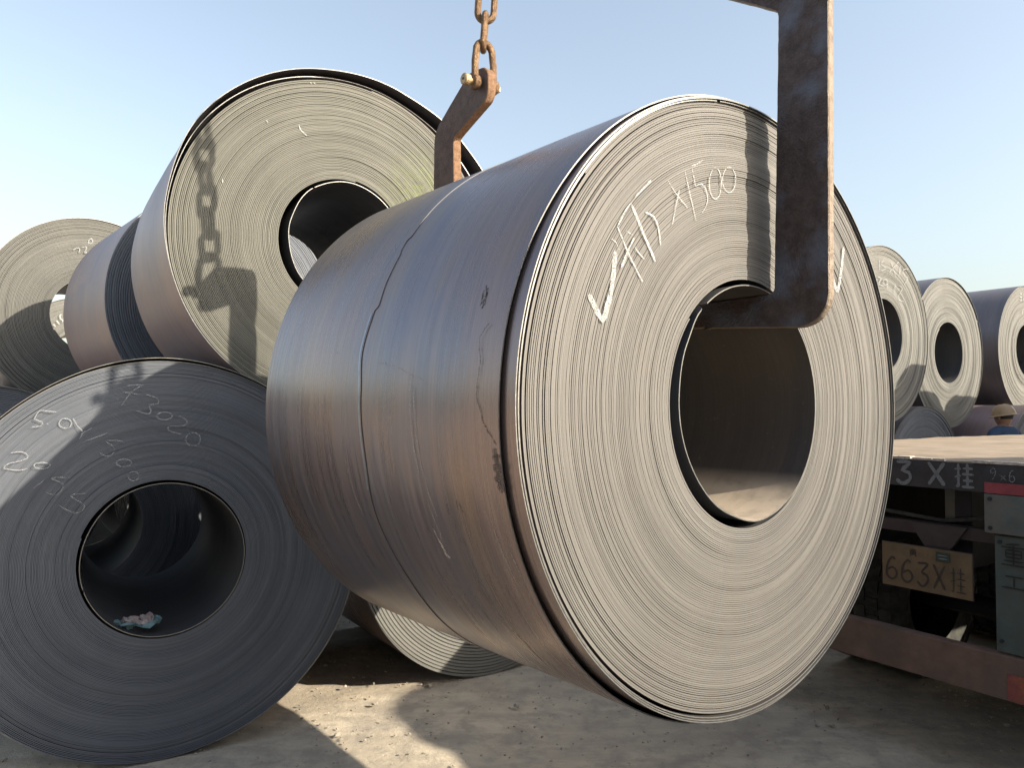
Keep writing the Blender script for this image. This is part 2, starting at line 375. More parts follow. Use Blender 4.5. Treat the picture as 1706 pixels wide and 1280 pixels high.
def mark_round(name,parent,polys,Rad,width,mat):
    """scratches lying on the outside of a coil, given as (degrees, depth) lines"""
    bm=bmesh.new(); g=random.Random(5)
    for poly in polys:
        out=[]
        for i in range(len(poly)-1):
            for j in range(6): t=j/6; out.append((poly[i][0]*(1-t)+poly[i+1][0]*t+g.uniform(-.15,.15),poly[i][1]*(1-t)+poly[i+1][1]*t+g.uniform(-.0025,.0025)))
        out.append(poly[-1]); vs=[]
        for i,(a,y) in enumerate(out):
            wv=width*(.3+.9*g.random())*(.4 if i in (0,len(out)-1) else 1)
            b=out[min(i+1,len(out)-1)];c=out[max(i-1,0)]; d=Vector((R(b[0]-c[0])*Rad,b[1]-c[1])).normalized(); nn=Vector((-d.y,d.x))*wv*.5
            q=[]
            for sgn in (1,-1):
                aa=R(a)+sgn*nn.x/Rad; q.append(bm.verts.new((Rad*math.cos(aa),y+sgn*nn.y,Rad*math.sin(aa))))
            vs.append(q)
        for i in range(len(vs)-1): bm.faces.new((vs[i][0],vs[i+1][0],vs[i+1][1],vs[i][1]))
    for v in bm.verts: pass
    ret=bmesh.ops.extrude_face_region(bm,geom=bm.faces[:])
    for v in [q for q in ret['geom'] if isinstance(q,bmesh.types.BMVert)]:
        f=(Rad-.0006)/Rad; v.co.x*=f; v.co.z*=f
    bmesh.ops.recalc_face_normals(bm,faces=bm.faces[:])
    return bmesh_obj(name,bm,mat,parent)

GP='steel coils stacked in the long pile'
# ---------------------------------------------------------------- setting: ground
def build_ground():
    n=300; t=np.linspace(-1,1,n); k=6.6; X=np.sinh(t*k)/np.sinh(k)*1500; 
    xs=X+0.; ys=X+4.5
    V=np.zeros((n*n,3)); 
    for j,y in enumerate(ys):
        for i,x in enumerate(xs):
            d=math.hypot(x,y-4)
            z=0
            if d<22:
                f=max(0,1-d/22)
                z=(noise.fractal(Vector((x*.8,y*.8,3)),1,2,4)*.026+noise.noise(Vector((x*5,y*5,1)))*.010+noise.noise(Vector((x*13,y*13,5)))*.006)*f
                u=(x*.55+y*.83); vv=(x*.83-y*.55)+.25*math.sin(u*.8)
                for c in (-2.2,-1.0,.3,1.5,2.6):
                    e=vv+c*1.35
                    if abs(e)<.22: z+=(-.016*math.cos(e/.22*PI/2)+.008*math.sin(e*70)+.005*math.sin(u*42+abs(e)*30))*f
                z=min(z,.022)
            V[j*n+i]=(x,y,z-.004)
    jj,ii=np.meshgrid(np.arange(n-1),np.arange(n-1),indexing='ij'); a=(jj*n+ii).ravel()
    me=quads('ground',V,np.stack([a,a+1,a+n+1,a+n],1),[M['ground']])
    o=obj('ground',me); tag(o,kind='structure')
build_ground()

# pebbles and lumps of dirt: loose debris
def build_pebbles():
    bm=bmesh.new(); g=random.Random(9)
    for _ in range(2200):
        x=g.uniform(-2.6,3.4); y=g.uniform(3.2,6.8); s=g.uniform(.003,.011)*(1.7 if g.random()<.03 else .75)
        r=bmesh.ops.create_icosphere(bm,subdivisions=1,radius=s,matrix=Matrix.Translation((x,y,s*.3))@Matrix.Rotation(g.random()*6,4,'Z')@Matrix.Diagonal((1.3,.9,.6,1)))
        for v in r['verts']: v.co+=Vector((g.uniform(-1,1),g.uniform(-1,1),g.uniform(-1,1)))*s*.25
    o=bmesh_obj('gravel',bm,M['pebble'],smooth=False); tag(o,'small grey stones and lumps of dirt scattered on the dusty yard','gravel',kind='stuff')
build_pebbles()

# ---------------------------------------------------------------- the hanging coil
MC=(.74,2.40,1.712); MA=.676
def coil_root(name,C,az,label,group=None):
    """Empty at the foot of the near face; parts hang from it in the coil frame"""
    e=empty(name,(C[0],C[1],C[2]),az); tag(e,label,'steel coil',group); return e
main=coil_root('steel_coil',MC,MA,'large steel coil lifted by two hooks, a white tick chalked on its lit face')
obj('wound_strip',ribbon('wound_strip',.381,.921,92,1.50,208,[M['edge_warm'],M['scale'],M['scale_dark']],fill=.84,wob=.0008,slow=.0022,th0=R(140),seed=11),main)
g1=interp([(0,.004),(90,.005),(150,.006),(200,.012),(235,.015),(275,.010),(310,.003)])
obj('loose_lap',wrap('loose_lap',lambda d:.9215+.9*g1(d),K(-.004),K(1.49),100,459,[M['scale'],M['scale_dark'],M['bright']],260,3),main)
obj('loose_lap',wrap('loose_lap',lambda d:.926+1.0*g1(d),K(-.010),K(1.49),60,419,[M['scale'],M['scale_dark'],M['bright']],260,3),main)
obj('loose_lap',wrap('loose_lap',lambda d:.9305+1.05*g1(d),interp([(0,.0),(100,-.002),(160,-.006),(250,-.012),(320,-.004)]),K(1.49),80,439,[M['scale'],M['scale_dark'],M['bright']],260,3),main)
edge_front=interp([(0,.006),(100,.012),(135,.022),(170,.042),(225,.050),(262,.034),(300,.004)])
ystep=interp([(0,.74),(100,.735),(137,.732),(144,.728),(145.2,.729),(146,.742),(148.6,.740),(149.6,.730),(156,.730),(161.2,.722),(162.2,.740),(170,.752),(178,.731),(190,.719),(201,.739),(215,.724),(235,.758),(300,.74)])
obj('outer_wrap',wrap('outer_wrap',lambda d:.9365+1.7*g1(d),edge_front,K(1.492),70,428,[M['scale'],M['scale_dark'],M['bright']],420,26,ripple=.0011,seed=3),main)
o=obj('overlapping_sheet',wrap('overlapping_sheet',lambda d:.9402+1.7*g1(d),ystep,K(1.503),71,427,[M['scale'],M['scale_dark'],M['scale_dark']],700,14,thick=.0022,ripple=.0011,seed=3),main)
# inner tail: loose first lap standing off the bore wall
gi=interp([(0,.006),(60,.006),(133,.012),(150,.024),(175,.031),(215,.034),(250,.028),(280,.012),(320,.006)])
def tail_y0(d): 
    x=(d-127)
    return -.004 if x>5 else -.004+.03*(1-max(x,0)/5)**2
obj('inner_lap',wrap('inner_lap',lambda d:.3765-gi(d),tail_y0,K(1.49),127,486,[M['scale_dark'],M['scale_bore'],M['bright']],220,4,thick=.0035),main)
obj('steel_band',wrap('steel_band',lambda d:.9427+1.7*g1(d),lambda d:ystep(d)+.006,lambda d:ystep(d)+.015,162.6,196,[M['band'],M['scale_dark'],M['band']],120,1,thick=.0009),main)
fm=lambda x,y:px_face(MC,MA,x,y)
strokes('chalk_tick',main,[[(979,491),(986,505),(1002,533),(1010,510),(1016,487),(1021,450),(1023,418)]],.017,M['chalk_bold'],xf=fm)
strokes('chalk_tick',main,[[(1386,462),(1390,478),(1394,484),(1399,455),(1404,412)]],.016,M['chalk_bold'],xf=fm)
strokes('chalk_writing',main,[{'w':.010,'p':[(1050,340),(1068,384),(1090,436)]},{'w':.006,'p':[(1083,301),(1070,314),(1056,329)]},{'w':.006,'p':[(1050,338),(1040,352),(1027,377)]},{'w':.006,'p':[(1027,378),(1046,424),(1069,470)]},
  [(1016,398),(1024,404),(1030,417)],{'w':.006,'p':[(1073,354),(1088,362),(1095,380),(1099,410)]},{'w':.007,'p':[(1055,396),(1046,415),(1033,446)]},[(1056,412),(1064,424),(1072,432)],[(1040,384),(1052,392)]],.0038,M['chalk'],xf=fm)
strokes('chalk_writing',main,[[(1111,301),(1124,322),(1144,347)],[(1130,317),(1124,345),(1118,376)],[(1139,284),(1147,320),(1158,369)],[(1150,277),(1160,273),(1170,266)],[(1151,280),(1155,300),(1157,311)],
  [(1157,311),(1168,307),(1176,322),(1176,340),(1168,355)],ell(1190,306,10,26,14),ell(1213,300,11,21,14)],.0036,M['chalk'],xf=fm)
RW=.9365+1.15*.010+.0052
def RS(d,extra=.0012): return .9365+1.7*g1(d)+.0035+extra
marks_round('scrape_mark',main,[[(168,.10),(170,.135),(174,.12),(178.9,.127),(182.9,.103),(186,.055)],[(187,.055),(192.8,.045),(195.5,.05)]],RS(182),.006,M['scuff'])
marks_round('scrape_mark',main,[[(177,.422),(182,.415),(188.6,.406),(198.8,.377)],[(196,.405),(202.2,.391),(206.3,.404)],[(177,.44),(183,.436),(192,.42)],[(174,.44),(181,.437)]],RS(192),.0035,M['scrape'])
marks_round('scrape_mark',main,[[(201.2,.413),(206,.40),(206.6,.385)],[(203,.405),(205.5,.396)]],RS(203),.016,M['scrape'])
marks_round('scrape_mark',main,[[(201.3,.114),(208.5,.106)],[(202.4,.078),(206.5,.072)],[(199,.12),(202,.116)]],RS(205),.004,M['scrape'])
marks_round('scrape_mark',main,[[(186.5,.062),(189,.058),(193,.056)]],RS(190),.045,M['scuff'])
marks_round('scrape_mark',main,[[(220,.262),(223.6,.247),(229,.25)],[(228,.20),(230,.215)]],RS(225),.005,M['scuff'])
marks_round('scrape_mark',main,[[(195.2,.257),(197,.262)],[(195.5,.247),(197.2,.243)],[(196.2,.31),(198,.313)]],RS(196),.006,M['scuff'])
marks_round('scrape_mark',main,[[(161.5,.16),(163,.15),(165.5,.156)],[(162,.148),(165,.146)],[(162.2,.163),(164.9,.165)]],RS(163),.012,M['scuff'])
marks_round('scrape_mark',main,[[(169.6,.936),(171,.80),(172.6,.745)],[(201,.983),(201.6,.93)],[(203,.99),(208,.93),(210,.87)]],.9432+1.7*g1(170),.004,M['scuff'])
marks_round('scrape_mark',main,[[(203.8,.728+.03),(206,.76),(207,.765)],[(178,.99),(182,.985)],[(186,.86),(196,.845),(200,.838)],[(199,.83),(202,.832)],[(190,.96),(192,.958)]],.9432+1.7*g1(200),.0035,M['scrape'])
marks_round('scrape_mark',main,[[(172.4,.65),(173.2,.56),(175.5,.42),(177,.34)]],RS(174),.0025,M['scrape'])
marks_round('scrape_mark',main,[[(124.7,.393),(126,.40),(128.5,.42)],[(118,.30),(122,.35)],[(131,.50),(134,.55)]],RS(126),.004,M['scuff'])

# ---------------------------------------------------------------- coils of the pile
COIL_MESH={}
def coil(C,az,Ro,label,edge='edge_far',body='scale_violet',laps=40,seg=112,rin=.381,L=1.5,seed=1,key=None,group=GP,wraps=None):
    e=coil_root('steel_coil',C,az,label,group)
    k=key or (Ro,edge,body,laps,seed)
    if k not in COIL_MESH: COIL_MESH[k]=ribbon('wound_strip',rin,Ro-.012,laps,L,seg,[M[edge],M[body],M['scale_dark']],seed=seed,wob=.0018,slow=.006)
    obj('wound_strip',COIL_MESH[k],e)
    kw=('w',)+tuple(k if isinstance(k,tuple) else (k,))
    if kw not in COIL_MESH: COIL_MESH[kw]=wrap('outer_wrap',interp([(0,Ro-.008),(120,Ro-.004),(200,Ro-.010),(270,Ro-.011)]),interp([(0,-.01),(90,-.016),(200,.0),(270,.012)]),K(L+.004),30,388,[M[body],M['scale_dark'],M['bright']],120,5,ripple=.001,seed=seed)
    obj('outer_wrap',COIL_MESH[kw],e)
    return e

# A: lower left, beside the camera
AC=(-1.69,3.78,.965); AA=.52
A=coil_root('steel_coil',AC,AA,'dark shaded coil on the ground at lower left, teal wrap in its bore',GP)
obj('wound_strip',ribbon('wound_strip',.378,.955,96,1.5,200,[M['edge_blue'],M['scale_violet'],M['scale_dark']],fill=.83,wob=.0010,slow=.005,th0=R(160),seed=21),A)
ga=interp([(0,.004),(60,.010),(95,.022),(130,.012),(180,.003),(270,.0)])
obj('outer_wrap',wrap('outer_wrap',lambda d:.956+ga(d),interp([(0,-.004),(90,-.022),(180,-.006),(270,.0)]),K(1.5),40,399,[M['scale_violet'],M['scale_dark'],M['bright']],220,8,ripple=.001,seed=5),A)
obj('loose_lap',wrap('loose_lap',lambda d:.9555+.3*ga(d),K(-.002),K(1.5),20,379,[M['scale_violet'],M['scale_dark'],M['bright']],220,2,thick=.003),A)
gb=interp([(0,.002),(120,.010),(160,.016),(200,.012),(260,.003)])
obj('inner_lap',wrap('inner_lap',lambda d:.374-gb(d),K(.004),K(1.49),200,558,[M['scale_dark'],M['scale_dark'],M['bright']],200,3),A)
fa=lambda x,y:px_face(AC,AA,x*.3517,600+y*.3517)
strokes('chalk_writing',A,[[(575,215),(625,150),(680,118)],[(600,122),(650,117),(680,120)],[(585,152),(625,158),(660,165)],
 [(690,165),(740,180),(750,205),(705,215),(715,240),(700,256),(645,240)],ell(778,265,36,18),[(850,265),(885,290),(870,310),(800,315),(800,335),(860,352)],ell(913,376,35,32)],.005,M['chalk_thin'],y=-.0130,xf=fa)
strokes('chalk_writing',A,[[(270,246),(230,243),(190,240),(165,280),(200,292),(195,312),(150,318)],[(225,300),(228,306)],ell(310,300,30,23),[(345,275),(370,315),(402,347)],[(440,320),(392,345),(378,376)],[(408,383),(460,364),(511,345)],
 [(580,384),(540,380),(502,385),(540,415),(530,450),(500,455),(472,440)],ell(586,487,36,18),ell(632,550,25,22)],.005,M['chalk_thin'],y=-.0130,xf=fa)
strokes('chalk_writing',A,[[(50,440),(105,435),(135,455),(110,475),(45,490),(20,512),(90,522),(130,515)],ell(200,500,38,15),[(205,570),(185,588),(160,606)],[(328,556),(245,560),(300,590),(268,640),(215,625)],[(405,632),(335,642),(400,690),(362,725),(280,690)]],.005,M['chalk_thin'],y=-.0130,xf=fa)
# spray-like sheen arcs are left to the lap tones

# B: upper left, lit, with the chain's shadow on it
BC=(-.985,4.50,2.66); BA=.56
B=coil_root('steel_coil',BC,BA,'sunlit coil on the pile with the chain shadow across its face, outer wrap loose',GP)
obj('wound_strip',ribbon('wound_strip',.381,.955,66,1.5,208,[M['edge_green'],M['scale_rose'],M['scale_dark']],fill=.78,wob=.0009,slow=.004,th0=R(80),seed=31),B)
gB=interp([(0,.12),(25,.125),(45,.10),(70,.065),(100,.048),(140,.045),(170,.018),(200,.006),(240,.004),(300,.004),(330,.06)])
obj('outer_wrap',wrap('outer_wrap',lambda d:.957+gB(d),interp([(0,-.05),(60,-.045),(130,-.03),(180,-.012),(230,-.004),(300,.0)]),K(1.49),-40,318,[M['scale_rose'],M['scale_dark'],M['bright']],320,14,ripple=.002,seed=8),B)
obj('loose_lap',wrap('loose_lap',lambda d:.956+.42*gB(d),interp([(0,-.0),(60,.02),(130,.01),(230,.0)]),K(1.49),-40,315,[M['scale_rose'],M['scale_dark'],M['bright']],260,4,seed=8),B)
gC=interp([(0,.004),(80,.006),(120,.02),(160,.046),(190,.055),(225,.045),(260,.02),(300,.006)])
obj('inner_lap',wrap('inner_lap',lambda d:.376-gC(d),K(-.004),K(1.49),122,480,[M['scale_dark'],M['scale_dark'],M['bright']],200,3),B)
fb=lambda x,y:px_face(BC,BA,x,y)
strokes('chalk_mark',B,[[(498,207),(500,216),(511,226)],[(444,200),(446,205)],[(517,137),(519,140)],[(522,137),(525,140)],[(370,298),(371,305)]],.008,M['chalk'],xf=fb)

# the rest of the pile
D=coil((-.133,4.987,.91),.57,.912,'steel coil on the ground under the hanging coil, thick laps half in sunlight',edge='edge_far',body='scale',laps=26,seg=176,seed=41)
B2=coil((-2.315,6.34,2.551),.704,.95,'rosy-sided steel coil lying behind the loose-wrapped coil on the pile, shaded ribbed edge showing',edge='edge_blue',body='scale_rose',laps=34,seg=160,seed=43)
C_=coil((-4.37,8.02,2.663),.713,1.012,'far-left steel coil on the upper layer with a curved shadow over its face',edge='edge',body='scale_violet',laps=56,seg=140,seed=45)
fc=lambda x,y:px_face((-4.37,8.02,2.663),.713,x*.2814,340+y*.2814)
strokes('chalk_writing',C_,[[(545,200),(525,215),(525,235),(548,225),(540,205)],[(430,275),(450,262),(470,265),(465,290)],[(480,260),(510,255),(500,290),(515,285)]],.012,M['chalk_thin'],y=-.0125,xf=fc)
C2=coil((-7.35,13.1,2.62),.62,.95,'lit coil seen through the bore of the far-left coil, chalked 115',laps=40,seg=96,edge='edge_far',body='scale_violet',seed=46)
fc2=lambda x,y:px_face((-7.35,13.1,2.62),.62,x*.2814,340+y*.2814)
strokes('chalk_writing',C2,[[(316,712),(328,728)],[(334,690),(350,712)],[(352,658),(366,655)],[(352,660),(358,680),(372,690),(366,700)]],.02,M['chalk_bold'],y=-.03,xf=fc2)
E_=coil((3.953,8.172,2.476),.64,.95,'pale steel coil right behind the hanging coil, chalked 29.12 above its bore',edge='edge_far',body='scale_violet',laps=44,seg=128,seed=47)
fe=lambda x,y:px_face((3.953,8.172,2.476),.64,1406+x*.2812,380+y*.2812)
strokes('chalk_writing',E_,[[(205,190),(203,250)],[(232,195),(215,205),(225,225),(240,240),(215,255)],[(275,205),(300,285)],[(320,200),(262,262)],[(330,225),(318,290)],[(375,245),(345,250),(358,285),(372,300),(350,335)],
 [(195,290),(215,300),(200,330),(230,345)],ell(240,322,14,16),[(255,320),(250,360)],[(283,350),(285,354)],[(300,330),(292,385)],[(318,340),(340,360),(318,400),(325,430),(345,435),(355,455)]],.011,M['chalk_thin'],y=-.0125,xf=fe)
F_=coil((5.594,9.86,2.405),.64,.966,'pale steel coil, middle one of three on the far right pile',edge='edge_far',body='scale_violet',laps=44,seg=128,seed=49)
G_=coil((7.527,11.241,2.536),.61,.95,'steel coil cut by the right edge of the picture with a shaded violet side',edge='edge_far',body='scale_violet',laps=40,seg=128,seed=51)
fg=lambda x,y:px_face((7.527,11.241,2.536),.61,1406+x*.2812,380+y*.2812)
strokes('chalk_mark',G_,[[(1038,390),(1050,392)],[(1036,410),(1052,412)],[(1040,430),(1050,428)],[(1060,385),(1062,440)],[(1055,480),(1050,510)]],.014,M['chalk'],y=-.0125,xf=fg)
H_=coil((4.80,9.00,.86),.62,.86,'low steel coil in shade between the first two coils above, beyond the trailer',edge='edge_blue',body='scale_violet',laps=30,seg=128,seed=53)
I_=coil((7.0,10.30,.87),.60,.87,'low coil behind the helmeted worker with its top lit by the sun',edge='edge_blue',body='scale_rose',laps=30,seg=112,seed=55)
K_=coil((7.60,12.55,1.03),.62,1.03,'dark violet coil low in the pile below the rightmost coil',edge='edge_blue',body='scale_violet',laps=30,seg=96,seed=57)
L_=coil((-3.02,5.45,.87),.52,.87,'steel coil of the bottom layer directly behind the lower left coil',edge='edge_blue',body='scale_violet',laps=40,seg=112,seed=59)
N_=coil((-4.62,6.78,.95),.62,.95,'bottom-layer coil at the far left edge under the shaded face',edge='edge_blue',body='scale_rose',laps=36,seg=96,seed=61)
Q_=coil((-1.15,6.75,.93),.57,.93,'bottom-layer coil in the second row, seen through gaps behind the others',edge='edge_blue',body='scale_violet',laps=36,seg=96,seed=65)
# coils that carry the ones in view, behind the hanging coil and beyond the frame
S0_=coil((-3.05,7.92,.95),.64,.95,'bottom-layer coil in the third row, dark inside the nearer bores',key='hid',laps=30,seg=96,seed=67)
S1=coil((3.02,7.15,.95),.62,.95,'bottom-layer coil under the pale coil behind the hanging coil',key='hid',laps=30,seg=96,seed=67)
S2=coil((1.45,5.95,.92),.60,.92,'bottom-layer coil hidden behind the hanging coil',key='hid2',laps=30,seg=96,seed=68)
S7=coil((-5.32,9.38,.95),.64,.95,'bottom-layer coil of the fourth row, deep in the left pile',key='hid',laps=30,seg=96,seed=67)
S5=coil((-8.4,12.6,.95),.62,.95,'bottom-layer coil under the lit coil chalked 115',key='hid',laps=30,seg=96,seed=67)
S6=coil((-6.5,13.9,.95),.62,.95,'bottom-layer coil at the far end of the left pile',key='hid',laps=30,seg=96,seed=67)
S3=coil((-2.0,9.8,.95),.65,.95,'bottom-layer coil under the far-left pair',key='hid',laps=30,seg=96,seed=67)
S4=coil((8.95,12.0,.95),.61,.95,'bottom-layer coil beyond the right edge of the picture',key='hid',laps=30,seg=96,seed=67)

# scrap of wrap in A's bore
def build_scrap():
    q=px_face(AC,AA,231,1056); e=empty('crumpled_wrap',(0,0,0)); 
    u=Vector((math.cos(AA),math.sin(AA),0)); dn=Vector((-math.sin(AA),math.cos(AA),0))
    e.location=Vector(AC)+u*q[0]+dn*.10+Vector((0,0,-math.sqrt(.352**2-q[0]**2)+.004)); e.rotation_euler=(0,0,AA)
    tag(e,'crumpled teal and white wrap lying in the bore of the lower left coil','wrapping')
    g=random.Random(3)
    for nm,mt,rr,z0 in (('wrap_sheet',M['scrap'],.085,.0),('wrap_lining',M['scrap_in'],.055,.012)):
        bm=bmesh.new(); n=22; rings=[]
        for j in range(6):
            rr_=rr*(.45+.13*j); ring=[]
            for i in range(n):
                a=TAU*i/n; w_=1+.28*noise.noise(Vector((math.cos(a)*2,math.sin(a)*2,j*.35+rr*30)))
                ring.append(bm.verts.new((rr_*w_*math.cos(a)*1.25,rr_*w_*math.sin(a)*.8,z0+.008+.035*noise.noise(Vector((a*1.9,j*.8,rr*9)))+.022*abs(math.sin(a*1.5+j*.3))*(j/5))))
            rings.append(ring)
        for j in range(5):
            for i in range(n): bm.faces.new((rings[j][i],rings[j][(i+1)%n],rings[j+1][(i+1)%n],rings[j+1][i]))
        bmesh.ops.solidify(bm,geom=bm.faces[:],thickness=.002)
        bmesh_obj(nm,bm,mt,e)
build_scrap()

# ---------------------------------------------------------------- hooks (frame: x = along the coil axis outwards, z up; plate normal is y)
Ma=Vector((math.sin(MA),-math.cos(MA),0)); Mu=Vector((math.cos(MA),math.sin(MA),0))
def plate(name,parent_label,cat,poly,thick,mats,round_idx,group,uoff=0.):
    """flame cut plate; poly is (a, z) outline, thickness across the coil axis"""
    pts=[]; n=len(poly)
    for i,p in enumerate(poly):
        r=round_idx.get(i,.006); P0=Vector(poly[i-1]);P1=Vector(p);P2=Vector(poly[(i+1)%n])
        d0=(P0-P1).normalized();d2=(P2-P1).normalized(); ang=d0.angle(d2); t=r/math.tan(ang/2); t=min(t,.45*(P0-P1).length,.45*(P2-P1).length); rr=t*math.tan(ang/2)
        c=P1+(d0+d2).normalized()*(rr/math.sin(ang/2)); a0=P1+d0*t; a1=P1+d2*t; k=8 if r>.02 else 3
        v0=a0-c;v1=a1-c; an=v0.angle_signed(v1)
        for j in range(k+1):
            th=-an*j/k; pts.append(c+Vector((v0.x*math.cos(th)-v0.y*math.sin(th),v0.x*math.sin(th)+v0.y*math.cos(th))))
    # resample edges so the cut edge can be ragged
    out=[]
    for i,p in enumerate(pts):
        q=pts[(i+1)%len(pts)]; L=(q-p).length; k=max(1,int(L/.018))
        for j in range(k): out.append(p+(q-p)*j/k)
    g=random.Random(2); cen=sum(out,Vector((0,0)))/len(out)
    out=[p+Vector((g.uniform(-1,1),g.uniform(-1,1)))*.0007 for p in out]
    bm=bmesh.new(); h=thick/2; b=.0035; N=len(out)
    def inset(d):
        r=[]
        for i,p in enumerate(out):
            t=(out[(i+1)%N]-out[i-1]).normalized(); r.append(p+Vector((-t.y,t.x))*d*ori)
        return r
    area=sum(out[i].x*out[(i+1)%N].y-out[(i+1)%N].x*out[i].y for i in range(N)); ori=1 if area>0 else -1
    ins=inset(b); loops=[]
    for pl,y in ((ins,-h),(out,-h+b),(out,h-b),(ins,h)): loops.append([bm.verts.new((p.x,y,p.y)) for p in pl])
    for l in range(3):
        for i in range(N):
            f=bm.faces.new((loops[l][i],loops[l][(i+1)%N],loops[l+1][(i+1)%N],loops[l+1][i])); f.material_index=1
    bm.faces.new(loops[0][::-1]); bm.faces.new(loops[3])
    bmesh.ops.recalc_face_normals(bm,faces=bm.faces[:])
    o=bmesh_obj(name,bm,mats); o.matrix_world=Matrix(((Ma.x,Mu.x,0,MC[0]+Mu.x*uoff),(Ma.y,Mu.y,0,MC[1]+Mu.y*uoff),(0,0,1,0),(0,0,0,1)))
    tag(o,parent_label,cat,group); return o
near=[(.020,2.066),(.046,2.968),(-.235,3.150),(-.235,3.310),(-.09,3.320),(.218,3.10),(.206,1.942),(-.25,1.975),(-.50,1.99),(-.50,2.062)]
plate('lifting_hook','thick dark steel lifting hook hooked into the near bore of the hanging coil','lifting hook',near,.03,[M['hook'],M['hook_edge']],{0:.018,1:.03,2:.07,3:.07,4:.05,5:.12,6:.10,7:.1,8:.03,9:.03},None,.12)
far=[(-1.578,2.086),(-1.60,2.985),(-1.325,3.095),(-1.325,3.245),(-1.48,3.255),(-1.77,3.06),(-1.785,1.935),(-1.32,1.975),(-1.02,1.99),(-1.02,2.082)]
plate('lifting_hook','brown bent lifting hook at the far end of the hanging coil below the chain','lifting hook',far,.044,[M['hook_far'],M['hook_edge_far']],{0:.018,1:.03,2:.06,3:.06,4:.05,5:.12,6:.12,7:.1,8:.03,9:.03},None)

# chains
def link_mesh(name,Lo,Wo,r):
    bm=bmesh.new(); pts=[]; hw=Wo/2-r; hl=Lo/2-r-hw
    for i in range(12): a=PI*i/11; pts.append((hw*math.cos(a),0,hl+hw*math.sin(a)))
    for i in range(12): a=PI+PI*i/11; pts.append((hw*math.cos(a),0,-hl+hw*math.sin(a)))
    tube(bm,pts,r,10,closed=True)
    me=bpy.data.meshes.new(name); bm.normal_update(); bm.to_mesh(me); bm.free(); me.materials.append(M['chain']); me.polygons.foreach_set('use_smooth',np.ones(len(me.polygons),dtype=bool)); return me
LM=link_mesh('chain_link',.192,.104,.0155)
def chain(pin_a,pin_z,label,slabel,top,uoff=0.):
    base=Vector((MC[0],MC[1],0))+Ma*pin_a+Mu*uoff; base.z=pin_z
    # shackle
    s=empty('shackle',base,MA); tag(s,slabel,'shackle','shackles joining chain and hook')
    bm=bmesh.new(); r=.0165; hw=.052
    pts=[(-hw,0,-.012),(-hw,0,.05),(-hw*1.0,0,.10),(-hw*.9,0,.135)]+[(hw*.9*-math.cos(PI*i/8),0,.145+.052*math.sin(PI*i/8)) for i in range(1,8)]+[(hw*.9,0,.135),(hw,0,.10),(hw,0,.05),(hw,0,-.012)]
    tube(bm,pts,r,10); 
    for sx in (-1,1): tube(bm,[(sx*hw-.016,0,0),(sx*hw-.010,0,0),(sx*hw+.010,0,0),(sx*hw+.016,0,0)],[.028,.034,.034,.028],16)
    bmesh_obj('bow',bm,M['chain'],s,True)
    bm=bmesh.new(); tube(bm,[(-.105,0,0),(.078,0,0)],.0135,14); tube(bm,[(-.118,0,0),(-.114,0,0),(-.090,0,0),(-.086,0,0)],[.022,.026,.026,.022],18); tube(bm,[(.072,0,0),(.082,0,0)],.019,6)
    bmesh_obj('pin',bm,M['pin'],s,False)
    bm=bmesh.new(); tube(bm,[(-.1195,0,0),(-.117,0,0)],.006,10); bmesh_obj('pin_hole',bm,M['darkgap'],s,False)
    e=empty('chain',base+Vector((0,0,.19)),MA); tag(e,label,'chain','lifting chains')
    T=Vector((MC[0],MC[1],0))+Ma*(-.75); T.z=top; st=base+Vector((0,0,.245)); d=(T-st).normalized(); pitch=.192-.062
    n=int((T-st).length/pitch); g=random.Random(int(pin_z*100)+int(pin_a*10))
    for i in range(n):
        o=obj('chain_link',LM,e); p=st+d*pitch*i
        # orientation: long axis along d, plane alternates
        q=d.to_track_quat('Z','X'); tw=(PI/2 if i%2==0 else 0)+MA+PI/4*0+R(18)+R(g.uniform(-7,7))+R(i*1.5)
        mat=Matrix.Translation(p)@q.to_matrix().to_4x4()@Matrix.Rotation(tw,4,'Z')
        o.matrix_parent_inverse=Matrix.Identity(4)
        o.matrix_basis=(Matrix.Translation(e.location)@Matrix.Rotation(MA,4,'Z')).inverted()@mat
    return e
chain(-1.385,3.175,'rusty lifting chain rising from the brown hook against the sky','rusty shackle with a round-headed pin at the top of the brown hook',9)
chain(-.175,3.225,'rusty lifting chain rising out of frame from the near dark hook','rusty shackle at the top of the near dark hook, out of frame',9,.12)
# crane hook ring that gathers both chains
bm=bmesh.new(); tube(bm,[(.16*math.cos(TAU*i/32),0,.16*math.sin(TAU*i/32)) for i in range(32)],.03,12,closed=True)
o=bmesh_obj('gathering_ring',bm,M['chain'],None,True); o.location=Vector((MC[0],MC[1],9.10))+Ma*(-.75); tag(o,'heavy steel ring high above the coil where both chains meet','ring')

